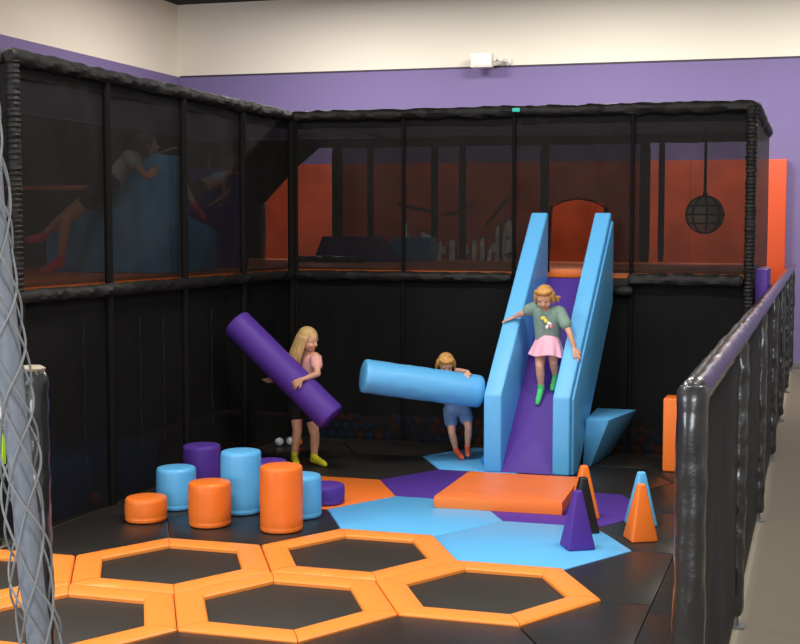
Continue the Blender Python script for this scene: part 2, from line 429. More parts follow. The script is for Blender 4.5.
# ------------------------------------------------------------------ foam pyramids
pyr = [(2.226, 1.08, PURPLE, 'purple foam pyramid standing on the blue hexagon mat', 30, .004),
       (2.182, 1.51, BLACKPAD, 'black foam pyramid behind the purple pyramid', 30, .004),
       (2.115, 1.92, ORANGE, 'orange foam pyramid behind the black pyramid, beside the crash mat', 30, .004),
       (2.575, 1.41, ORANGE, 'orange foam pyramid standing on black mats in front of the blue pyramid', 28, .001),
       (2.522, 1.82, BLUE, 'blue foam pyramid behind the right-hand orange pyramid', 28, .001)]
for x, y, m, txt, ang, z in pyr:
    a = math.radians(ang); ca, sa = math.cos(a), math.sin(a)
    def sq(h): return [(x+ca*u-sa*v, y+sa*u+ca*v) for u, v in ((-h, -h), (h, -h), (h, h), (-h, h))]
    bm = add_prism(bmesh.new(), [(*p, z) for p in sq(.091)], [(*p, z+.362) for p in sq(.024)], .012, 3)
    tag(obj('foam_pyramid', bm, m, origin=(x, y, z)), txt, 'foam pyramid', 'foam pyramids')

# ------------------------------------------------------------------ crash mat, slide, blocks
bm = bmesh.new(); nx, ny = 26, 22
def mat_pt(u, v): return (1.042-.012*v+(.915-.03*v)*u, 1.915+.02*u+.965*v)
top = []
for j in range(ny+1):
    row = []
    for i in range(nx+1):
        u, v = i/nx, j/ny; x, y = mat_pt(u, v); e = min(1, 10*min(u, 1-u, v, 1-v))
        d = math.hypot(u-.72, v-.55)
        row.append(bm.verts.new((x, y, .088+.006*e+.004*e*noise.noise(Vector((x*4, y*7, 0)))-.012*e*math.exp(-d*d*30))))
    top.append(row)
for j in range(ny):
    for i in range(nx): bm.faces.new((top[j][i], top[j][i+1], top[j+1][i+1], top[j+1][i]))
edge = [top[0][i] for i in range(nx)]+[top[j][nx] for j in range(ny)]+[top[ny][i] for i in range(nx, 0, -1)]+[top[j][0] for j in range(ny, 0, -1)]
mid = [bm.verts.new((v.co.x+(v.co.x-1.53)*.012, v.co.y+(v.co.y-2.43)*.012, .05+.004*noise.noise(v.co*9))) for v in edge]
low = [bm.verts.new((v.co.x, v.co.y, .004)) for v in edge]
n = len(edge)
for i in range(n):
    j = (i+1) % n
    bm.faces.new((edge[j], edge[i], mid[i], mid[j])); bm.faces.new((mid[j], mid[i], low[i], low[j]))
bm.faces.new(low)
tag(obj('crash_mat', bm, ORANGE, origin=(1.53, 2.43, .004), sharp=50), 'thick orange crash mat lying at the foot of the slide', 'crash mat')

SL = .111   # the slide runs slightly to the right as it climbs
def side(x0, x1, prof, bev=.014):
    return add_prism(bmesh.new(), [(x0+SL*(y-3.33), y, z) for y, z in prof], [(x1+SL*(y-3.33), y, z) for y, z in prof], bev, 3)
prof = [(3.33, .004), (3.33, .635), (4.49, 2.135), (4.52, 2.12), (4.52, 1.34), (3.50, .004)]
t = thing('foam_slide', 'steep foam slide with tall blue sides and a purple bed, girl sliding down', 'slide', (1.4, 3.33, .004))
obj('side_wall', side(1.028, 1.176, prof), BLUE, t)['label'] = 'blue left side wall'
obj('side_wall', side(1.600, 1.742, prof), BLUE, t)['label'] = 'blue right side wall'
obj('outer_panel', side(1.742, 1.760, [(3.38, .004), (3.38, .62), (4.50, 2.06), (4.52, 2.04), (4.52, 1.34), (3.52, .004)], .006), BLUE, t)
obj('slide_bed', side(1.172, 1.606, [(3.34, .004), (4.50, 1.552), (4.53, 1.552), (4.53, 1.32), (3.52, .004)], .008), PURPLE, t)

bm = add_prism(bmesh.new(), [(1.765, 3.80, .002), (1.835, 3.80, .002), (1.90, 4.46, .002), (1.78, 4.46, .002)],
               [(1.815, 3.66, .425), (2.01, 3.66, .425), (2.135, 4.40, .415), (1.78, 4.40, .415)], .008, 2)
tag(obj('leaning_foam_block', bm, BLUE, origin=(1.9, 4, .002)), 'blue foam block that widens towards its top, right of the slide', 'foam block')
bm = box((2.435, 3.76, .002), (2.66, 3.99, .610), .015, 3)
tag(obj('upright_foam_block', bm, ORANGE, origin=(2.56, 3.95, .002)), 'upright orange foam block half hidden behind the front rail post', 'foam block')

# ------------------------------------------------------------------ the rolls the children carry
def roll(a, b, r, m, label, seed, wr=0.):
    a, b = Vector(a), Vector(b); h = (b-a).length; ax = (b-a).normalized()
    n = 40; prof = [(r*.3, -.002), (r*.86, .001), (r*.95, .008), (r, .026)]
    for i in range(1, n): prof.append((r*(1+.006*math.sin(9*i)*(1 if wr else 0)), .026+(h-.052)*i/n))
    prof += [(r, h-.026), (r*.95, h-.008), (r*.86, h-.001), (r*.3, h+.002)]
    bm = lathe(bmesh.new(), prof, a, 48, ax, .015+wr, seed)
    return tag(obj('foam_roll', bm, m, origin=(a+b)/2), label, 'foam roll', 'long foam rolls carried by children')
roll((-.995, 2.95, 1.21), (-.146, 2.95, .445), .127, PURPLE, 'long purple foam roll held slantwise by the girl in pink', 2.)
roll((.045, 3.155, .778), (.905, 3.70, .612), .139, BLUE, 'long blue foam roll carried level by the toddler', 5., .02)
# ------------------------------------------------------------------ net cage
ZT, ZL = 3.04, 1.545     # top rail and ledge rail centres
XC, YC, YF, XE = -1.2, 4.6, .28, 3.06
NXI = XC-.02
# --- side cage along the left
t = thing('net_cage', 'tall black net wall along the left with padded posts, reaching towards the camera', 'net cage', (XC, 2.4, -.03), 'black net walls of the play cage')
obj('top_rail', padded((XC, YF-.04, ZT), (XC, YC-.02, ZT), .05, .3, .02, 14, 9., 1.), SLEEVE, t)
obj('ledge_rail', padded((XC+.015, YF-.04, ZL), (XC+.015, YC-.06, ZL), .046, .25, .02, 14, 9., 2.), SLEEVE, t)
ysd = [YF, 1.356, 2.474, 3.545]
for i, y in enumerate(ysd):
    if i == 0:
        obj('post', gathered((XC, y, ZL), (XC, y, ZT), .04, 3.), SLEEVE, t)
        obj('post', padded((XC, y, -.03), (XC, y, ZL-.03), .045, .1, .03), SLEEVED, t)
    else:
        obj('post', padded((XC, y, -.03), (XC, y, ZT-.02), .029, .06, .04), SLEEVED, t)
ye = ysd+[YC-.02]
for i in range(4):
    a, b = ye[i], ye[i+1]
    obj('hem', sheet((NXI+.006, a, 2.915), (NXI+.006, b, 2.915), (NXI+.006, b, 3.03), (NXI+.006, a, 3.03), 30, 4, .012, 400+i*3., 6.), SLEEVED, t, recalc=False)
    obj('net_panel', sheet((NXI, a, 1.60), (NXI, b, 1.60), (NXI, b, 3.0), (NXI, a, 3.0), 22, 24, .03, i*7.), NETS, t, recalc=False)
    obj('net_panel', sheet((NXI, a, 0), (NXI, b, 0), (NXI, b, 1.50), (NXI, a, 1.50), 22, 24, .03, 50+i*7.), NETL, t, recalc=False)
for y in (1.0, 1.75, 2.1, 2.9): obj('lacing', add_tube(bmesh.new(), [(XC+.012, y+.01*math.sin(k), .35+k*.075) for k in range(14)], .004, 5), SLEEVE, t)
# front return at the upper left, running out of the frame
t2 = thing('net_cage', 'black net end wall running out of the picture at the upper left edge', 'net cage', (-2.4, YF, -.03), 'black net walls of the play cage')
obj('top_rail', padded((XC-.05, YF, ZT), (-3.6, YF, ZT), .05, .3, .03, 14, 9., 4.), SLEEVE, t2)
obj('ledge_rail', padded((XC-.05, YF, ZL), (-3.6, YF, ZL), .046, .25, .03, 14, 9., 5.), SLEEVE, t2)
obj('net_panel', sheet((XC-.05, YF, 1.6), (-3.6, YF, 1.6), (-3.6, YF, 3.0), (XC-.05, YF, 3.0), 20, 20, .03, 90.), NETS, t2, recalc=False)
obj('net_panel', sheet((XC-.05, YF, 0), (-3.6, YF, 0), (-3.6, YF, 1.5), (XC-.05, YF, 1.5), 20, 20, .03, 95.), NETL, t2, recalc=False)
# --- back cage facing the camera
t = thing('net_cage', 'wide black net wall across the back with the slide coming through', 'net cage', (1, YC, -.03), 'black net walls of the play cage')
obj('top_rail', padded((XC, YC, ZT), (XE+.03, YC, ZT), .05, .3, .02, 14, 9., 6.), SLEEVE, t)
obj('ledge_rail', padded((XC+.05, YC-.02, ZL), (.96, YC-.02, ZL), .046, .25, .02, 14, 9., 7.), SLEEVE, t)
obj('ledge_rail', padded((2.02, YC-.04, ZL+.0), (XE-.05, YC-.04, ZL+.0), .055, .25, .02, 14, 9., 8.), SLEEVE, t)
obj('rail_end', padded((1.90, YC-.03, ZL-.10), (2.06, YC-.03, ZL-.10), .05, .2, .02, 14, 9., 8.), SLEEVE, t)
xs = [XC+.05, -.08, .97, 2.04]
for i, x in enumerate(xs):
    obj('post', padded((x, YC, -.03), (x, YC, ZT-.02), .017, .05, .04), SLEEVED, t)
obj('post', gathered((XE, YC-.02, -.03), (XE, YC-.02, ZT), .045, 13.), SLEEVE, t)
obj('post', padded((XC+.01, YC-.02, -.03), (XC+.01, YC-.02, ZT-.02), .035, .05, .04), SLEEVED, t)
xe = xs+[XE]
YN = YC+.02
for i in range(4):
    a, b = xe[i], xe[i+1]
    obj('hem', sheet((a, YN-.006, 2.925), (b, YN-.006, 2.925), (b, YN-.006, 3.03), (a, YN-.006, 3.03), 30, 4, .012, 420+i*3., 6.), SLEEVED, t, recalc=False)
    if i != 2: obj('net_panel', sheet((a, YN, 1.60), (b, YN, 1.60), (b, YN, 3.0), (a, YN, 3.0), 24, 26, .03, 20+i*7.), NETU, t, recalc=False)
    if i != 2: obj('net_panel', sheet((a, YN, 0), (b, YN, 0), (b, YN, 1.50), (a, YN, 1.50), 24, 24, .03, 150+i*7.), NETL, t, recalc=False)
    else: obj('net_panel', sheet((a, YN, 0), (b, YN, 0), (b, YN, 1.38), (a, YN, 1.38), 24, 24, .03, 150+i*7.), NETL, t, recalc=False)
# the middle panel has an arched opening over the top of the slide
bm = bmesh.new(); ox0, ox1, oz = 1.295, 1.815, 2.20
N = 16
def arch(u): return oz+.06*math.sin(math.pi*u)
cols = [(xe[2]+(ox0-xe[2])*i/6, 1.60) for i in range(7)]+[(ox0+(ox1-ox0)*i/N, None) for i in range(1, N)]+[(ox1+(xe[3]-ox1)*i/5, 1.60) for i in range(6)]
grid = []
for x, z0 in cols:
    if z0 is None: z0 = arch((x-ox0)/(ox1-ox0))
    elif abs(x-ox0) < 1e-6 or abs(x-ox1) < 1e-6: z0 = z0
    col = []
    for j in range(21):
        z = z0+(3.0-z0)*j/20
        y = YN+.03*math.sin((x-1.0)*18+z*6)*(1-abs(2*j/20-1))*.8+.02*noise.noise(Vector((x*7, z*5, 1)))
        col.append(bm.verts.new((x, y, z)))
    grid.append(col)
for i in range(len(grid)-1):
    # the columns that stand on the opening's jambs keep their own full-height strip
    for j in range(20): bm.faces.new((grid[i][j], grid[i+1][j], grid[i+1][j+1], grid[i][j+1]))
obj('net_panel', bm, NETU, t, recalc=False)
bm = bmesh.new()
add_tube(bm, [(ox0, YN-.01, 1.6), (ox0-.005, YN-.01, 1.95), (ox0+.01, YN-.012, oz-.02), (ox0+.12, YN-.012, oz+.035), ((ox0+ox1)/2, YN-.012, oz+.06), (ox1-.12, YN-.012, oz+.035), (ox1-.01, YN-.012, oz-.02), (ox1, YN-.01, 1.95), (ox1, YN-.01, 1.6)], .008, 8)
obj('opening_hem', bm, SLEEVED, t)
# right end of the cage, going back
t = thing('net_cage', 'narrow black net end wall at the right, beside the orange wall pad', 'net cage', (XE, 6, -.03), 'black net walls of the play cage')
obj('top_rail', padded((XE+.02, YC+.06, ZT), (XE+.02, 7.6, ZT-.01), .05, .3, .03, 14, 9., 14.), SLEEVE, t)
obj('net_panel', sheet((XE+.03, YC+.05, 1.6), (XE+.03, 7.6, 1.6), (XE+.03, 7.6, 3.0), (XE+.03, YC+.05, 3.0), 20, 20, .02, 200.), ROOF, t, recalc=False)
obj('net_panel', sheet((XE+.03, YC+.05, 0), (XE+.03, 7.6, 0), (XE+.03, 7.6, 1.5), (XE+.03, YC+.05, 1.5), 20, 20, .02, 210.), ROOF, t, recalc=False)
# rear frame
YR = 7.6
t = thing('rear_net_frame', 'black net on dark padded posts at the far side of the upper deck', 'net cage', (0, YR, 1.6))
obj('top_rail', padded((-3.6, YR, ZT-.04), (XE, YR, ZT-.04), .06, .15, .05), SLEEVE, t)
for x, r in ((-1.89, .065), (-1.474, .04), (-.685, .042), (-.346, .042), (.62, .05), (1.756, .06), (1.94, .035)):
    obj('post', padded((x, YR-.02, 1.63), (x, YR-.02, ZT-.08), r, .05, .06), SLEEVED, t)
obj('net_panel', sheet((-1.89, YR+.05, 1.62), (1.80, YR+.05, 1.62), (1.80, YR+.05, 2.98), (-1.89, YR+.05, 2.98), 50, 20, .03, 230.), NETB, t, recalc=False)
# roofs and curtains
tag(obj('net_roof', sheet((XC-.06, YC+.02, 3.06), (XE, YC+.02, 3.06), (XE, YR, 3.02), (XC-.06, YR, 3.02), 30, 20, .02, 240.), ROOF, recalc=False, origin=(1, 6, 3.06)), 'black mesh roof over the deck at the back', 'net roof')
tag(obj('net_roof', sheet((-3.6, YF, 3.06), (XC-.06, YF, 3.06), (XC-.06, YR, 3.06), (-3.6, YR, 3.06), 20, 30, .02, 250.), ROOF, recalc=False, origin=(-2.4, 4, 3.06)), 'black mesh roof over the deck on the left', 'net roof')
tag(obj('black_cloth', add_box(sheet((-3.55, YF, 1.62), (-3.55, YR, 1.62), (-3.55, YR, 3.05), (-3.55, YF, 3.05), 40, 12, .06, 260.), (-3.64, YF, 1.62), (-3.62, YR, 3.05)), CURT, origin=(-3.6, 4, 1.62)), 'black curtain closing the far side of the left deck', 'curtain')
tag(obj('black_cloth', sheet((-3.5, 7.5, 1.62), (-2.80, 7.5, 1.62), (-2.80, 7.5, 3.02), (-3.5, 7.5, 3.02), 20, 20, .05, 275.), CURT, recalc=False, origin=(-3.1, 7.5, 1.62)), 'black curtain hanging behind the dark purple foam wall', 'curtain')
tag(obj('net_drape', sheet((-2.79, 7.45, 2.27), (-2.36, 7.45, 2.70), (-1.95, 7.45, 3.02), (-2.79, 7.45, 3.02), 20, 20, .03, 270.), CURT, recalc=False, origin=(-2.6, 7.45, 2.6)), 'dark net drape hanging inside the left deck near the corner', 'net drape')
# ------------------------------------------------------------------ decks
def deck(label, a, b, legs):
    t = thing('raised_deck', label, 'deck', (a[0], a[1], -.03))
    obj('platform', box((a[0], a[1], 1.55), (b[0], b[1], 1.625), .01), ORANGE, t)
    obj('underside', box((a[0]+.01, a[1]+.01, 1.42), (b[0]-.01, b[1]-.01, 1.55)), BLACKPAD, t)
    for x, y in legs: obj('leg', box((x-.04, y-.04, -.03), (x+.04, y+.04, 1.42)), BLACKPAD, t)
deck('orange padded upper deck behind the left net, with two children climbing on it', (-3.5, YF+.06, 0), (XC-.08, YC+.02, 0), ((-3.3, .5), (-1.5, .5), (-3.3, 4.3), (-1.5, 4.3)))
deck('orange padded upper deck across the back, at the top of the slide', (-3.5, YC+.06, 0), (XE-.05, YR-.1, 0), ((-3.2, 7.2), (-1.5, 7.2), (.5, 7.2), (2.8, 7.2)))
tag(obj('black_cloth', sheet((-3.5, 6.0, 0), (XE, 6.0, 0), (XE, 6.0, 1.42), (-3.5, 6.0, 1.42), 40, 10, .05, 280.), CURT, recalc=False, origin=(0, 6.0, 0)), 'added black sheet keeping the space under the back deck dark', 'curtain')  # added backing, hides the lit floor beyond so the under-deck shade stays black
tag(obj('black_cloth', sheet((-2.6, .4, 0), (-2.6, 6.0, 0), (-2.6, 6.0, 1.42), (-2.6, .4, 1.42), 30, 10, .05, 290.), CURT, recalc=False, origin=(-2.6, 3, 0)), 'added black sheet keeping the space under the left deck dark', 'curtain')  # same added dark backing for the shaded space on the left side
# things on the deck, seen through the nets
ZD = 1.626
def yprism(pr, y0, y1, bev=.012): return add_prism(bmesh.new(), [(x, y0, z) for x, z in pr], [(x, y1, z) for x, z in pr], bev, 2)
tag(obj('climbing_wedge', yprism([(-2.38, ZD), (-1.27, ZD), (-1.27, 2.55), (-1.40, 2.565), (-2.38, 1.93)], 2.36, 2.64), BLUE, origin=(-1.8, 2.5, ZD)), 'tall blue foam wedge a child climbs behind the left net', 'foam wedge')
tag(obj('low_wedge', add_prism(bmesh.new(), [(-1.75, y, z) for y, z in ((2.66, ZD), (3.2, ZD), (3.2, 1.975), (2.66, 2.09))], [(-1.28, y, z) for y, z in ((2.66, ZD), (3.2, ZD), (3.2, 1.975), (2.66, 2.09))], .012), BLUE, origin=(-1.5, 2.9, ZD)), 'low blue foam wedge beyond the tall blue wedge, behind the left net', 'foam wedge')
tag(obj('purple_foam_wall', box((-2.05, 4.05, ZD), (-1.48, 4.25, 2.53), .015), PURPLE, origin=(-1.8, 4.15, ZD)), 'tall dark purple foam wall on the left deck behind the crawling child', 'foam block')
tag(obj('grey_pole', padded((-2.69, 7.2, ZD), (-2.69, 7.2, 2.28), .045, .02, .1), STEEL, origin=(-2.69, 7.2, ZD)), 'short grey pole standing on the deck near the inner corner', 'pole')
t = thing('orange_bar', 'thin orange bar level behind the left net above the outstretched leg', 'bar', (-2.7, 3.0, ZD))
obj('bar', box((-3.45, 2.98, 2.308), (-2.285, 3.02, 2.345), .006), ORANGE, t)
obj('support', box((-3.40, 2.985, ZD), (-3.36, 3.015, 2.31)), BLACKPAD, t)
obj('support', box((-2.34, 2.985, ZD), (-2.30, 3.015, 2.31)), BLACKPAD, t)
def trap(x0, x1, d0, d1, y, z1, m, label):
    bm = add_prism(bmesh.new(), [(x0, y-.22, ZD), (x1, y-.22, ZD), (x1, y+.22, ZD), (x0, y+.22, ZD)],
                   [(x0+d0, y-.08, z1), (x1-d1, y-.08, z1), (x1-d1, y+.12, z1), (x0+d0, y+.12, z1)], .01)
    tag(obj('vault_block', bm, m, origin=((x0+x1)/2, y, ZD)), label, 'foam block', 'sloped foam blocks on the back deck')
trap(-1.76, -1.37, .06, .0, 6.7, 1.90, PURPLE, 'left one of the two dark purple sloped blocks on the back deck')
trap(-1.36, -.87, .0, .16, 6.7, 1.90, PURPLE, 'right one of the two dark purple sloped blocks on the back deck')
trap(-1.16, -.60, .14, -.03, 7.2, 1.89, BLUE, 'light blue sloped block beside the purple blocks on the back deck')
trap(-1.90, -1.45, .14, .0, 7.2, 1.88, BLUE, 'blue sloped block peeking out left of the purple blocks on the back deck')
tag(obj('rolled_net', padded((-1.85, 6.1, ZD+.035), (-1.0, 6.1, ZD+.035), .035, .3, .02, 12, 20., 3.), BLACKV, origin=(-1.4, 6.1, ZD)), 'low black rolled net lying in front of the purple blocks', 'rolled net')
bm = bmesh.new(); add_tube(bm, [(-.87+.02, YC-.10, 1.62), (-1.0, YC-.085, 1.61)], .01)
bm.free()
# caged ball hanging from the roof
c = Vector((2.5, 6.6, 2.14)); r = .185
t = thing('hanging_ball', 'round grey ball in a black strap cage hanging behind the right net', 'hanging ball', (c.x, c.y, 3.0))
bm = ball(c, r, 4); obj('ball', bm, BALLG, t)
bm = bmesh.new()
def ringpts(nrm, off, rad):
    d, u, v = frame_of(nrm); return [c+d*off+u*math.cos(2*math.pi*k/40)*rad+v*math.sin(2*math.pi*k/40)*rad for k in range(41)]
for k in range(4): add_tube(bm, ringpts((math.cos(k*math.pi/4+.2), math.sin(k*math.pi/4+.2), 0), 0, r+.006), .009, 6)
for off in (-.09, .0, .09): add_tube(bm, ringpts((0, 0, 1), off, math.sqrt(r*r-off*off)+.006), .010, 6)
obj('strap_cage', bm, BLACKC, t)
bm = bmesh.new(); add_tube(bm, [c+Vector((0, 0, r)), c+Vector((0, 0, r+.06)), (c.x, c.y, 3.02)], [.03, .016, .014], 8); obj('cord', bm, BLACKC, t)
bm = bmesh.new(); add_tube(bm, [(c.x, c.y, 2.98), (c.x, c.y, 3.03)], .012, 8); obj('hook', bm, STEEL, t)
# orange padding on the far wall with its lettering
xw = [-5.2, -3.8, -2.4, -1.0, .4, 1.8, 3.16]
where = ['leftmost, beyond the cage corner', 'seen above the purple blocks, at the left', 'behind the start of the lettering', 'behind the end of the lettering', 'seen through the slide opening', 'farthest right, half in the open beside the cage']
for i in range(6):
    tag(obj('wall_pad', box((xw[i]+.001, YB-.13, .02), (xw[i+1]-.001, YB-.022, 3.005), .006, 2), WALLORANGE, origin=((xw[i]+xw[i+1])/2, YB-.07, .02)), 'tall orange wall pad, '+where[i], 'wall pad', 'orange pads along the far wall')
t = thing('wall_lettering', 'large pale lettering on the orange wall pads behind the back net', 'lettering', (-1.8, YB-.14, 1.3))
def ztop(x): u = (x+1.78)/.92; return 1.83+.36*u*u
def letters(off, y, depth, grow):
    bm = bmesh.new()
    for ch, x0, x1 in (('A', -2.70, -2.43), ('l', -2.33, -2.16), ('t', -2.09, -1.92), ('i', -1.87, -1.77), ('t', -1.72, -1.55), ('u', -1.50, -1.30), ('d', -1.26, -1.07), ('e', -1.03, -.84)):
        cu = bpy.data.curves.new('letter', 'FONT'); cu.body = ch; cu.extrude = .02; cu.offset = .035; cu.resolution_u = 4
        o = bpy.data.objects.new('letter', cu); COL.objects.link(o)
        dg = bpy.context.evaluated_depsgraph_get(); me = bpy.data.meshes.new_from_object(o.evaluated_get(dg))
        bpy.data.objects.remove(o); bpy.data.curves.remove(cu)
        xsv = [v.co.x for v in me.vertices]; ysv = [v.co.y for v in me.vertices]
        ax, bx, ay, by = min(xsv), max(xsv), min(ysv), max(ysv)
        tb = bmesh.new(); tb.from_mesh(me); bpy.data.meshes.remove(me)
        for v in tb.verts:
            x = x0-grow+(x1-x0+2*grow)*(v.co.x-ax)/(bx-ax); w = (v.co.y-ay)/(by-ay)
            zt = ztop(x)-(.06 if ch in 'u' else 0)+grow; zb = 1.28-grow
            v.co = Vector((x, y+(0 if v.co.z > 0 else depth), zb+(zt-zb)*w))
        tmp = bpy.data.meshes.new('tmp'); tb.to_mesh(tmp); tb.free(); bm.from_mesh(tmp); bpy.data.meshes.remove(tmp)
    return bm
obj('letter_outline', letters(0, YB-.136, .006, .022), SIGNK, t)
obj('letter_face', letters(0, YB-.146, .008, 0), SIGNW, t)
bm = bmesh.new()
add_tube(bm, [(-2.72+.06*k, YB-.135, 2.38-.012*k) for k in range(12)], .022, 6)
add_tube(bm, [(-1.95+.05*k, YB-.135, 2.22+.002*k*k) for k in range(10)], .02, 6)
add_tube(bm, [(-1.30+.04*k, YB-.135, 2.05+.045*k) for k in range(10)], .022, 6)
obj('mountain_stroke', bm, SIGNK, t)
# teal tag on the top rail
tag(obj('teal_tag', box((.965, YC-.068, 3.03), (1.035, YC-.052, 3.065), .003), TEAL, origin=(1.0, YC-.06, 3.03)), 'small teal tag clipped to the top rail of the back net', 'tag')
# purple pad column behind the rail, right of the cage
tag(obj('purple_pad', box((3.105, 4.68, -.03), (3.212, 5.4, 1.645), .012), PURPLE, origin=(3.1, 4.9, -.03)), 'purple padded block between the cage corner and the safety rail', 'pad')
# under the left deck
tag(obj('blue_pad', box((-2.2, .55, -.03), (-1.36, 2.3, .33), .02), mat('navy_vinyl', (66, 112, 182), .5), origin=(-1.7, 1.2, -.03)), 'dark blue pad behind the lower left net near the front post', 'pad')
tag(obj('play_ball', ball((-1.30, 1.28, .055), .045, 3), BALLO, origin=(-1.30, 1.28, .01)), 'orange play ball behind the lower left net beside the dark blue pad', 'ball')
# ball heap behind the lower back net
random.seed(11); rr = .042; placed = []
protoB = obj('play_ball', ball((0, 0, 0), rr, 2), BALLB); protoO = obj('play_ball', ball((0, 0, 0), rr, 2), BALLO)
first = {0: protoB, 1: protoO}; used = set(); cnt = 0
def put(x, y, z, k):
    global cnt
    if k in used: o = first[k].copy(); COL.objects.link(o)
    else: o = first[k]; used.add(k)
    o.location = (x, y, z); cnt += 1
    tag(o, ('small blue plastic ball' if k == 0 else 'small orange plastic ball')+' in the heap behind the lower back net', 'ball', ('blue' if k == 0 else 'orange')+' plastic balls behind the back net')
for lvl in range(3):
    for row in range(2):
        x = -.95+lvl*.04+row*.03
        while x < 2.95:
            keep = (.95, .75, .5)[lvl]
            if lvl and 1.0 < x < 1.9: keep = 0
            if random.random() < keep*(1 if row == 0 else .6):
                put(x, YC+.13+row*.095+lvl*.02, -.03+rr+lvl*.078, 0 if random.random() < .62 else 1)
            x += .098
# loose balls in the cage
for (x, y, m, txt) in ((-1.07, 3.99, BALLC, 'clear plastic ball, left one of three by the feet of the girl in pink'), (-.985, 4.05, BALLC, 'clear plastic ball, middle one of three by the feet of the girl in pink'), (-.90, 4.03, BALLO, 'orange plastic ball peeking out behind the leg of the girl in pink'), (.975, 3.62, BALLB, 'blue plastic ball on the blue mat against the slide')):
    z = .003 if m is BALLB else 0
    tag(obj('play_ball', ball((x, y, z+.04), .04, 3), m, origin=(x, y, z)), txt, 'ball')

# ------------------------------------------------------------------ safety rail on the right
XRL, ZR = 3.268, 1.465
t = thing('safety_rail', 'long black padded safety rail with mesh, running away along the right', 'railing', (XRL, 4, -.03))
yp = [-2.66, -.16, 2.3, 4.75, 7.15, 9.6, 12.1]
obj('top_rail', padded((XRL, yp[0]+.02, ZR), (XRL, 12.15, ZR), .048, .14, .035, 16, 8., 3.), BLACKV, t)
for i, y in enumerate(yp):
    if i == 0: obj('post', padded((XRL, y, -.03), (XRL, y, ZR+.03), .050, .14, .022, 16, 11., 5.), BLACKV, t)
    else: obj('post', padded((XRL, y, .03), (XRL, y, ZR-.04), .043, .22, .02, 14, 12., 5.+i), BLACKV, t)
    if i: obj('foot_plate', add_tube(box((XRL-.05, y-.05, -.03), (XRL+.05, y+.05, -.018)), [(XRL, y, -.02), (XRL, y, .11)], .018, 10), STEEL, t)
for i in range(6):
    a, b = yp[i]+.03, yp[i+1]-.03
    obj('mesh_panel', sheet((XRL, a, .02), (XRL, b, .02), (XRL, b, ZR-.03), (XRL, a, ZR-.03), 30, 20, .012, 300+i*5), NETR, t, recalc=False)
# ------------------------------------------------------------------ entry post and grey netting at the left edge
t = thing('entry_rail', 'black padded entry post with wrinkled sleeve at the lower left', 'railing', (1.14, -3.0, -.03))
obj('post', padded((1.156, -3.0, -.03), (1.140, -3.0, 1.515), .049, .16, .018, 16, 14., 9.), BLACKV, t)
bm = bmesh.new(); lathe(bm, [(.02, 0), (.041, .0), (.043, .008), (.03, .016)], (1.140, -3.0, 1.508), 20); obj('post_cap', bm, mat('tan_trim', (150, 138, 116), .5), t)
obj('top_rail', padded((1.08, -3.0, 1.46), (-.6, -3.0, 1.46), .04, .14, .03, 14, 9., 10.), BLACKV, t)
t = thing('climbing_net', 'grey padded pole wrapped in knotted grey netting at the left edge', 'netting', (1.74, -3.8, -.03))
pa, pb = Vector((1.745, -3.8, -.03)), Vector((1.528, -3.8, 3.2))
pa = Vector((1.783, -3.8, -.03)); pb = Vector((1.464, -3.8, 3.2))
obj('pole_pad', padded(pa, pb, .032, .16, .03, 16, 8., 12.), GREYPAD, t)
bm = bmesh.new(); d, u, v = frame_of(pb-pa); N = 420; NS = 4
def env(w): return .060-.028*w
for s_ in (1, -1):
    for k in range(NS):
        pts = []
        for i in range(N+1):
            w = i/N
            if w > .92: break
            a = 2*math.pi*k/NS+s_*w*30+.18*math.sin(w*46+k*1.7)
            rad = env(w)*(1+.12*math.sin(w*60+k*2.3))
            pts.append(pa.lerp(pb, w)+u*math.cos(a)*rad+v*math.sin(a)*rad)
        add_tube(bm, pts, .0032, 5)
obj('net_cord', bm, CORD, t)
# white and lime board glimpsed past the netting
t = thing('sign_board', 'white and lime board just glimpsed at the left edge behind the netting', 'board', (.6, -2.6, -.03))
obj('panel', box((.50, -2.6, 1.24), (.728, -2.58, 1.39), .003), PAPER, t)
obj('lime_panel', box((.50, -2.6, 1.10), (.734, -2.58, 1.235), .003), LIME, t)
obj('stand', box((.60, -2.59, -.03), (.63, -2.57, 1.3)), DARKP, t)
# ------------------------------------------------------------------ people
def hull_seg(out, a, ra, b, rb):
    t = bmesh.new()
    bmesh.ops.create_icosphere(t, subdivisions=2, radius=ra, matrix=Matrix.Translation(a))
    bmesh.ops.create_icosphere(t, subdivisions=2, radius=rb, matrix=Matrix.Translation(b))
    r = bmesh.ops.convex_hull(t, input=t.verts[:])
    junk = [g for g in r['geom_interior'] if isinstance(g, bmesh.types.BMVert)]
    bmesh.ops.delete(t, geom=junk, context='VERTS')
    me = bpy.data.meshes.new('t'); t.to_mesh(me); t.free(); out.from_mesh(me); bpy.data.meshes.remove(me)

def ellipsoid(out, c, f, u, s, rf, ru, rs):
    t = bmesh.new(); bmesh.ops.create_icosphere(t, subdivisions=3, radius=1)
    for v in t.verts: v.co = c+f*(v.co.x*rf)+u*(v.co.z*ru)+s*(v.co.y*rs)
    me = bpy.data.meshes.new('t'); t.to_mesh(me); t.free(); out.from_mesh(me); bpy.data.meshes.remove(me)

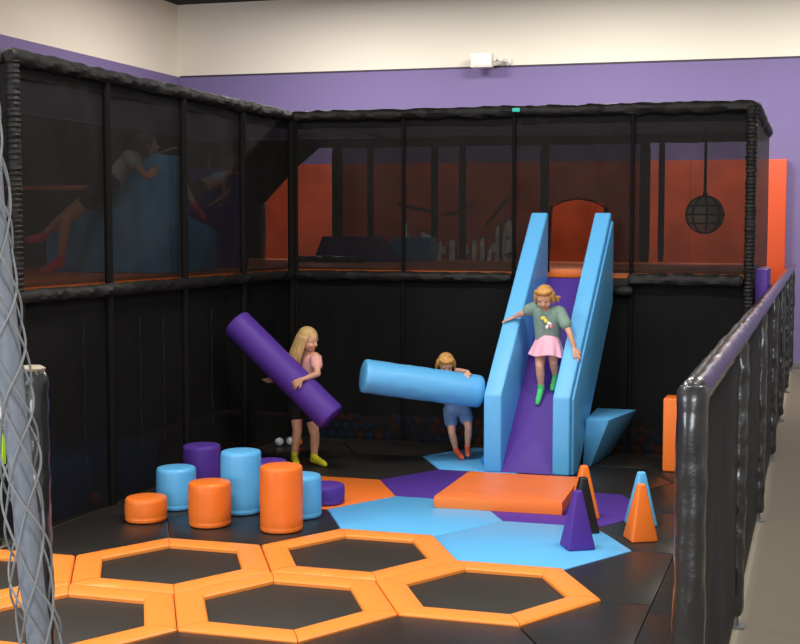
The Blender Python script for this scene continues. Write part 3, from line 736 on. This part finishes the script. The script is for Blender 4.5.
def fuse(bm, vox=.0055, it=5, planes=(), fac=.5):
    """merge overlapping volumes to one continuous skin"""
    bmesh.ops.recalc_face_normals(bm, faces=bm.faces[:])
    me = bpy.data.meshes.new('t'); bm.to_mesh(me); bm.free()
    o = bpy.data.objects.new('t', me); COL.objects.link(o)
    m = o.modifiers.new('r', 'REMESH'); m.mode = 'VOXEL'; m.voxel_size = vox
    m = o.modifiers.new('s', 'SMOOTH'); m.factor = fac; m.iterations = it
    dg = bpy.context.evaluated_depsgraph_get()
    n = bpy.data.meshes.new_from_object(o.evaluated_get(dg))
    bpy.data.objects.remove(o); bpy.data.meshes.remove(me)
    out = bmesh.new(); out.from_mesh(n); bpy.data.meshes.remove(n)
    for co, no in planes:
        bmesh.ops.bisect_plane(out, geom=out.verts[:]+out.edges[:]+out.faces[:], plane_co=co, plane_no=no, clear_outer=True)
    return out

def V(p): return Vector(p)

def hand(segs, w, h, n, L, curl, spread=.22, thumb_side=1):
    w, h = V(w), V(h); d = (h-w).normalized(); n = V(n); n = (n-d*n.dot(d)).normalized(); s = d.cross(n)*thumb_side
    kn = w+d*L*.50
    for o in (-1.0, -.35, .35, 1.0):
        segs.append((w+d*.008+s*o*L*.08, L*.10, kn+s*o*L*.20, L*.075))
    for o, ln in ((1.0, .40), (.36, .47), (-.3, .43), (-.95, .33)):
        p = kn+s*o*L*.20; dd = (d+s*o*spread).normalized()
        for k, (fr, r) in enumerate(((.45, .058), (.32, .053), (.25, .046))):
            a = curl*(k+.6)*.6
            q = p+(dd*math.cos(a)+n*math.sin(a)).normalized()*ln*L*fr
            segs.append((p, L*r, q, L*(r-.006))); p = q
    p = w+d*L*.14+s*L*.12
    q = p+(d*.6+s*.8+n*.25*curl).normalized()*L*.24; segs.append((p, L*.08, q, L*.062))
    segs.append((q, L*.062, q+(d*.85+s*.3+n*.4*curl).normalized()*L*.20, L*.05))

def person(key, label, J, k, face, up, palmL, palmR, curl, group=None, lean=1.0, handL=.125):
    """k scales girths; J holds the joints in metres"""
    J = {a: V(b) for a, b in J.items()}
    base = Vector((J['hip'].x, J['hip'].y, min(J['toL'].z, J['toR'].z)-.02*k))
    t = thing('person', label, 'person', base, group)
    segs = []
    # trunk
    for s in 'LR':
        inn = J['neck'].lerp(J['sh'+s], .55)-(J['neck']-J['chest'])*.28
        segs.append((J['neck']-(J['neck']-J['chest'])*.1, .033*k, J['sh'+s].lerp(J['neck'], .12), .036*k))
        segs.append((inn, .05*k, J['waist'].lerp(J['hp'+s], .35), .055*k))
        segs.append((J['chest'].lerp(J['sh'+s], .45), .055*k, J['hp'+s].lerp(J['waist'], .35), .058*k))
        segs.append((J['hp'+s], .062*k, J['waist'], .068*k))
        # arm
        segs.append((J['sh'+s], .036*k, J['el'+s], .026*k)); segs.append((J['el'+s], .027*k, J['wr'+s].lerp(J['el'+s], .55), .025*k))
        segs.append((J['wr'+s].lerp(J['el'+s], .55), .025*k, J['wr'+s], .0165*k))
        hand(segs, J['wr'+s], J['hd'+s], palmL if s == 'L' else palmR, handL*k, curl, thumb_side=1 if s == 'L' else -1)
        # leg
        kn, an, to = J['kn'+s], J['an'+s], J['to'+s]
        segs.append((J['hp'+s], .064*k, kn, .040*k)); segs.append((kn, .040*k, kn.lerp(an, .35), .040*k)); segs.append((kn.lerp(an, .35), .040*k, an, .024*k))
    segs.append((J['hpL'], .062*k, J['hpR'], .062*k))
    segs.append((J['neck']-(J['neck']-J['chest'])*.3, .036*k, J['head']-V(up).normalized()*.04*k, .032*k))
    def foot(s, e):
        an, to = J['an'+s], J['to'+s]; sh = (J['kn'+s]-an).normalized()
        d = (to-an); d = (d-sh*d.dot(sh)*.0).normalized()
        heel = an-sh*.030*k-d*.012*k
        return [(an+sh*.034*k, .027*k+e, an, .027*k+e), (an, .027*k+e, heel, .025*k+e), (heel, .024*k+e, to-d*.03*k, .024*k+e), (to-d*.03*k, .024*k+e, to, .017*k+e), (an, .025*k+e, to-d*.04*k, .022*k+e)]
    for s in 'LR': segs += foot(s, 0)
    bm = bmesh.new()
    for a, ra, b, rb in segs: hull_seg(bm, V(a), ra, V(b), rb)
    # head
    f = V(face).normalized(); u = V(up); u = (u-f*u.dot(f)).normalized(); s_ = f.cross(u)
    hs = k**.5
    c = J['head']; R = lambda a, b, d: c+f*a*hs+u*b*hs+s_*d*hs
    ellipsoid(bm, R(-.008, .02, 0), f, u, s_, .086*hs, .080*hs, .071*hs)
    ellipsoid(bm, R(.018, -.022, 0), f, u, s_, .060*hs, .072*hs, .056*hs)
    ellipsoid(bm, R(.034, -.062, 0), f, u, s_, .034*hs, .026*hs, .032*hs)
    hull_seg(bm, R(.074, .002, 0), .008*hs, R(.085, -.022, 0), .0105*hs)
    for q in (-1, 1):
        ellipsoid(bm, R(-.006, -.008, q*.071), f, u, s_, .015*hs, .022*hs, .008*hs)
        ellipsoid(bm, R(.052, -.03, q*.03), f, u, s_, .022*hs, .022*hs, .022*hs)
    body = fuse(bm, .0048, 5)
    nb = len(body.faces)
    def add_mat(idx, fn):
        n = len(body.faces); fn(body); body.faces.ensure_lookup_table()
        for i in range(n, len(body.faces)): body.faces[i].material_index = idx
    for q in (-1, 1):
        add_mat(1, lambda b: ellipsoid(b, R(.066, .006, q*.028), f, u, s_, .0075*hs, .0058*hs, .0105*hs))
        add_mat(2, lambda b: ellipsoid(b, R(.0720, .006, q*.028), f, u, s_, .004*hs, .0056*hs, .0062*hs))
        add_mat(4, lambda b: ellipsoid(b, R(.071, .024, q*.028), f, u, s_, .004*hs, .0025*hs, .016*hs))
    add_mat(3, lambda b: ellipsoid(b, R(.072, -.049, 0), f, u, s_, .006*hs, .0055*hs, .019*hs))
    return t, J, body, R, f, u, s_, foot, hs

def cloth(name, segs, m, parent, planes=(), vox=.007, it=5, label=None):
    bm = bmesh.new()
    for a, ra, b, rb in segs: hull_seg(bm, V(a), ra, V(b), rb)
    o = obj(name, fuse(bm, vox, it, planes), m, parent, sharp=180)
    if label: o['label'] = label
    return o

def torso(J, k, e, low=.35):
    out = []
    for s in 'LR':
        inn = J['neck'].lerp(J['sh'+s], .55)-(J['neck']-J['chest'])*.28
        out += [(J['neck']-(J['neck']-J['chest'])*.3, .04*k+e, J['sh'+s].lerp(J['neck'], .12), .036*k+e),
                (inn, .05*k+e, J['waist'].lerp(J['hp'+s], low), .058*k+e),
                (J['chest'].lerp(J['sh'+s], .45), .055*k+e, J['waist'].lerp(J['hp'+s], low), .062*k+e)]
    return out
def sleeve(J, k, e, s, fr): return [(J['sh'+s], .038*k+e, J['sh'+s].lerp(J['el'+s], fr), .034*k+e*1.6)]
def shorts(J, k, e, fr):
    out = [(J['hpL'], .064*k+e, J['hpR'], .064*k+e)]
    for s in 'LR':
        out += [(J['hp'+s], .064*k+e, J['waist'].lerp(J['hp'+s], .35), .064*k+e), (J['hp'+s], .066*k+e, J['hp'+s].lerp(J['kn'+s], fr), .058*k+e*1.6)]
    return out
def socks(t, foot, m, J, k, grip=None):
    for s in 'LR':
        o = cloth('sock', foot(s, .004*k), m, t, vox=.005, it=3)
def cut(a, b, fr):   # plane across a limb, keeping the a side
    a, b = V(a), V(b); return (a.lerp(b, fr), (b-a).normalized())

def scalp(bm, R, f, u, s_, hs, e=1.0):
    ellipsoid(bm, R(-.018, .030, 0), f, u, s_, .088*hs*e, .082*hs*e, .080*hs*e)
    ellipsoid(bm, R(-.038, -.008, 0), f, u, s_, .062*hs*e, .075*hs*e, .076*hs*e)

def strands(bm, R, hs, n, length, a0, a1, top=.03, spread=.0, r=.012, seed=0, grav=None, back=0.0):
    rnd = random.Random(seed)
    for i in range(n):
        a = a0+(a1-a0)*(i/(n-1))+rnd.uniform(-.05, .05)
        ca, sa = math.cos(a), math.sin(a)
        L = length*(1+rnd.uniform(-.12, .12)); p = None
        for q in range(6):
            w = q/5
            rad = .080+.006*math.sin(w*3)+spread*w
            c = R(ca*rad*1.02-.015-back*w, top-L*w/hs, sa*rad*.98)
            if grav is not None: c = R(ca*rad*1.02-.015, top, sa*rad*.98)+V(grav)*L*w
            if p is not None: hull_seg(bm, p, r*(1.05-.5*(w-.2)), c, r*(1.05-.5*w))
            p = c

# --- the girl in pink with the purple roll
def girl_roll():
    k = 1.0
    cr, cf = V((.962, .272, 0)), V((-.271, .960, 0))
    t, J, body, R, f, u, s_, foot, hs = person('girl_roll', 'blond girl in pink shirt, dark shorts and yellow socks hugging the purple roll', PEOPLE['girl_roll'], k,
        cr*.80-cf*.45+V((0, 0, -.22)), (0.05, 0, 1), (.15, 1, -.1), (.2, -.6, .6), .45)
    obj('body', body, [SKIN, EYEW, IRIS, LIP, BLOND], t, sharp=180)
    cloth('shirt', torso(J, k, .010)+sleeve(J, k, .010, 'L', .5)+sleeve(J, k, .010, 'R', .5), PINKT, t,
          [cut(J['waist'], J['hip'], .7), ((J['neck'].lerp(J['chest'], .12)), (0, 0, 1)),])
    cloth('shorts', shorts(J, k, .010, .42), BLACKC, t)
    socks(t, foot, SOCKY, J, k)
    bm = bmesh.new(); scalp(bm, R, f, u, s_, hs)
    strands(bm, R, hs, 17, .205, 1.15, 2*math.pi-1.15, .02, .012, .015, 3, back=.02)
    strands(bm, R, hs, 12, .23, 1.5, 2*math.pi-1.5, .0, .02, .015, 4, back=.03)
    obj('hair', fuse(bm, .0055, 2), BLOND, t, sharp=180)
girl_roll()

# --- the toddler with the blue roll
def toddler():
    k = .82
    cr, cf = V((.962, .272, 0)), V((-.271, .960, 0))
    t, J, body, R, f, u, s_, foot, hs = person('toddler', 'small blond toddler in denim shorts and coral socks behind the blue roll', PEOPLE['toddler'], k,
        cr*.12-cf*.85+V((0, 0, -.5)), (0, 0, 1), (0, .6, -.8), (.0, .5, .7), .5)
    obj('body', body, [SKIN, EYEW, IRIS, LIP, GOLDEN], t, sharp=180)
    cloth('shirt', torso(J, k, .009)+sleeve(J, k, .009, 'L', .4)+sleeve(J, k, .009, 'R', .4), GREYT, t, [cut(J['waist'], J['hip'], .6), (J['neck'].lerp(J['chest'], .15), (0, 0, 1))])
    cloth('shorts', shorts(J, k, .009, .5), DENIM, t)
    socks(t, foot, SOCKC, J, k)
    bm = bmesh.new(); scalp(bm, R, f, u, s_, hs)
    strands(bm, R, hs, 13, .085, 1.35, 2*math.pi-1.35, .02, .008, .014, 5)
    strands(bm, R, hs, 7, .038, -.95, .95, .080, -.004, .011, 15)
    p = R(-.06, .0, 0); hull_seg(bm, p, .02, p+V((-.05, .02, -.015)), .016); hull_seg(bm, p+V((-.05, .02, -.015)), .016, p+V((-.075, .02, -.045)), .008)
    obj('hair', fuse(bm, .0055, 2), GOLDEN, t, sharp=180)
toddler()

# --- the girl on the slide
def girl_slide():
    k = .93
    cr, cf = V((.962, .272, 0)), V((-.271, .960, 0))
    t, J, body, R, f, u, s_, foot, hs = person('girl_slide', 'girl in sage shirt, pink skirt and green socks coming down the foam slide', PEOPLE['girl_slide'], k,
        -cr*.20-cf*.80+V((0, 0, -.45)), (0, -.25, 1), (-.1, .3, -1), (-.1, .2, -1), .2)
    obj('body', body, [SKIN, EYEW, IRIS, LIP, GOLDEN], t, sharp=180)
    sh = cloth('shirt', torso(J, k, .018, .6)+sleeve(J, k, .013, 'L', .55)+sleeve(J, k, .013, 'R', .5), SAGE, t, [(J['waist'].lerp(J['hip'], .7), (0, .15, -1))])
    # printed motif on the chest
    fw = V((.16, -.96, .2)).normalized(); rt = V((.98, .17, 0)); upv = rt.cross(fw)*-1
    if upv.z < 0: upv = -upv
    cen = J['chest'].lerp(J['waist'], .22)+fw*.076
    bm = bmesh.new(); n0 = 0
    def dot(x, y, rx, ry, mi):
        n = len(bm.faces); ellipsoid(bm, cen+rt*x*1.7+upv*y*1.7, fw, upv, rt, .010, ry*1.5, rx*1.5); bm.faces.ensure_lookup_table()
        for i in range(n, len(bm.faces)): bm.faces[i].material_index = mi
    dot(-.022, .020, .016, .012, 0); dot(-.010, .006, .012, .012, 0); dot(.008, -.006, .014, .012, 1); dot(.016, -.020, .010, .014, 2); dot(-.004, -.024, .009, .012, 1)
    obj('shirt_print', bm, [YELLOWC, WHITEC, PINKC], sh, sharp=180)
    # pleated skirt
    bm = bmesh.new(); top = J['waist'].lerp(J['hip'], .05); bot = (J['hpL']+J['hpR'])*.5*.48+(J['knL']+J['knR'])*.5*.52+V((0, .0, -.005))
    ax, uu, vv = frame_of(bot-top); rings = []; M = 60
    for j in range(9):
        w = j/8; c = top.lerp(bot, w); ring = []
        for i in range(M):
            a = 2*math.pi*i/M
            rr = (.090+.070*w**.8)*(1+.07*w*math.sin(a*11)+.03*w*math.sin(a*5+1))
            ring.append(bm.verts.new(c+uu*math.cos(a)*rr*1.08+vv*math.sin(a)*rr*.85+ax*(.012*w*math.sin(a*3))))
        rings.append(ring)
    for j in range(8):
        for i in range(M): bm.faces.new((rings[j][i], rings[j][(i+1) % M], rings[j+1][(i+1) % M], rings[j+1][i]))
    bm.faces.new(rings[0])
    obj('skirt', bm, PINKS, t, sharp=180)
    socks(t, foot, SOCKG, J, k)
    bm = bmesh.new(); scalp(bm, R, f, u, s_, hs)
    strands(bm, R, hs, 11, .07, 1.2, 2*math.pi-1.2, .03, .004, .014, 6)
    strands(bm, R, hs, 8, .030, -1.0, 1.0, .088, -.006, .011, 16)
    p = J['head']+V((.06, .05, .0)); hull_seg(bm, p, .02, p+V((.05, .03, .004)), .013); hull_seg(bm, p, .018, p+V((.045, .03, -.03)), .008)
    obj('hair', fuse(bm, .0055, 2), GOLDEN, t, sharp=180)
girl_slide()

# --- two children on the upper left deck
def kid_blue():
    k = 1.08
    t, J, body, R, f, u, s_, foot, hs = person('kid_blue', 'child in pale grey shirt and pink socks climbing the tall blue wedge', PEOPLE['kid_blue'], k,
        (.75, .6, .15), (-.15, 0, 1), (.2, .3, -1), (.2, .9, -.3), .3)
    obj('body', body, [SKIN, EYEW, IRIS, LIP, BROWNH], t, sharp=180)
    cloth('shirt', torso(J, k, .014)+sleeve(J, k, .012, 'L', .6)+sleeve(J, k, .012, 'R', .6), GREYT, t)
    cloth('shorts', shorts(J, k, .012, .4), BLACKC, t)
    socks(t, foot, SOCKP, J, k)
    bm = bmesh.new(); scalp(bm, R, f, u, s_, hs); strands(bm, R, hs, 11, .06, 1.3, 2*math.pi-1.3, .03, .002, .014, 7)
    obj('hair', fuse(bm, .006, 2), BROWNH, t, sharp=180)
kid_blue()
def kid_far():
    k = .9
    t, J, body, R, f, u, s_, foot, hs = person('kid_far', 'child in light blue top and pink socks crawling past the low blue wedge', PEOPLE['kid_far'], k,
        (.55, .8, -.1), (-.1, -.2, 1), (.2, .2, -1), (.2, .2, -1), .3)
    obj('body', body, [SKIN, EYEW, IRIS, LIP, BROWNH], t, sharp=180)
    top = []
    for s in 'LR': top += [(J['neck'].lerp(J['chest'], .5), .045*k, J['sh'+s].lerp(J['chest'], .2), .048*k), (J['chest'].lerp(J['sh'+s], .4), .066*k, J['chest'].lerp(J['waist'], .3), .07*k)]
    cloth('top', top, LBLUET, t)
    cloth('shorts', shorts(J, k, .012, .4), BLACKC, t)
    socks(t, foot, SOCKP, J, k)
    bm = bmesh.new(); scalp(bm, R, f, u, s_, hs); strands(bm, R, hs, 11, .06, 1.3, 2*math.pi-1.3, .03, .002, .014, 8)
    obj('hair', fuse(bm, .006, 2), BROWNH, t, sharp=180)
kid_far()
# ------------------------------------------------------------------ light and camera
def area(name, loc, sx, sy, power, col=(1, .96, .9), rot=(0, 0, 0)):
    l = bpy.data.lights.new(name, 'AREA'); l.shape = 'RECTANGLE'; l.size = sx; l.size_y = sy; l.energy = power; l.color = col
    o = bpy.data.objects.new(name, l); COL.objects.link(o); o.location = loc; o.rotation_euler = rot; return o
for x in (-3.2, .6, 4.4):
    for y in (-4.5, .5, 9.6):
        area('ceiling_lamp', (x, y, ZC-.06), 1.6, .7, POW[y])
area('window_daylight', (-5.5, -9.5, 2.4), 4, 2.4, WIN, (.84, .92, 1), (math.radians(88), 0, math.radians(-40)))
area('window_daylight', (5.5, -13, 2.4), 4, 2.4, WIN, (.84, .92, 1), (math.radians(88), 0, math.radians(12)))
w = bpy.data.worlds.new('hall'); S.world = w; w.use_nodes = True
bg = w.node_tree.nodes['Background']; bg.inputs['Color'].default_value = (1, .95, .88, 1); bg.inputs['Strength'].default_value = AMB

cam = bpy.data.cameras.new('camera'); co = bpy.data.objects.new('camera', cam); COL.objects.link(co)
Rv, Uv, Fv = map(Vector, (CAM_R, CAM_U, CAM_F))
m = Matrix.Identity(4)
for i in range(3): m[i][0], m[i][1], m[i][2], m[i][3] = Rv[i], Uv[i], -Fv[i], CAM_LOC[i]
co.matrix_world = m
cam.sensor_width = 36; cam.lens = 1272.95*36/800
cam.shift_x = -(459.715-400)/800
cam.clip_start = .05; cam.clip_end = 60
S.camera = co
S.view_settings.view_transform = 'Standard'; S.view_settings.look = 'None'
S.view_settings.gamma = 1; S.view_settings.exposure = EXPO; S.view_settings.use_curve_mapping = False
S.cycles.transparent_max_bounces = 16
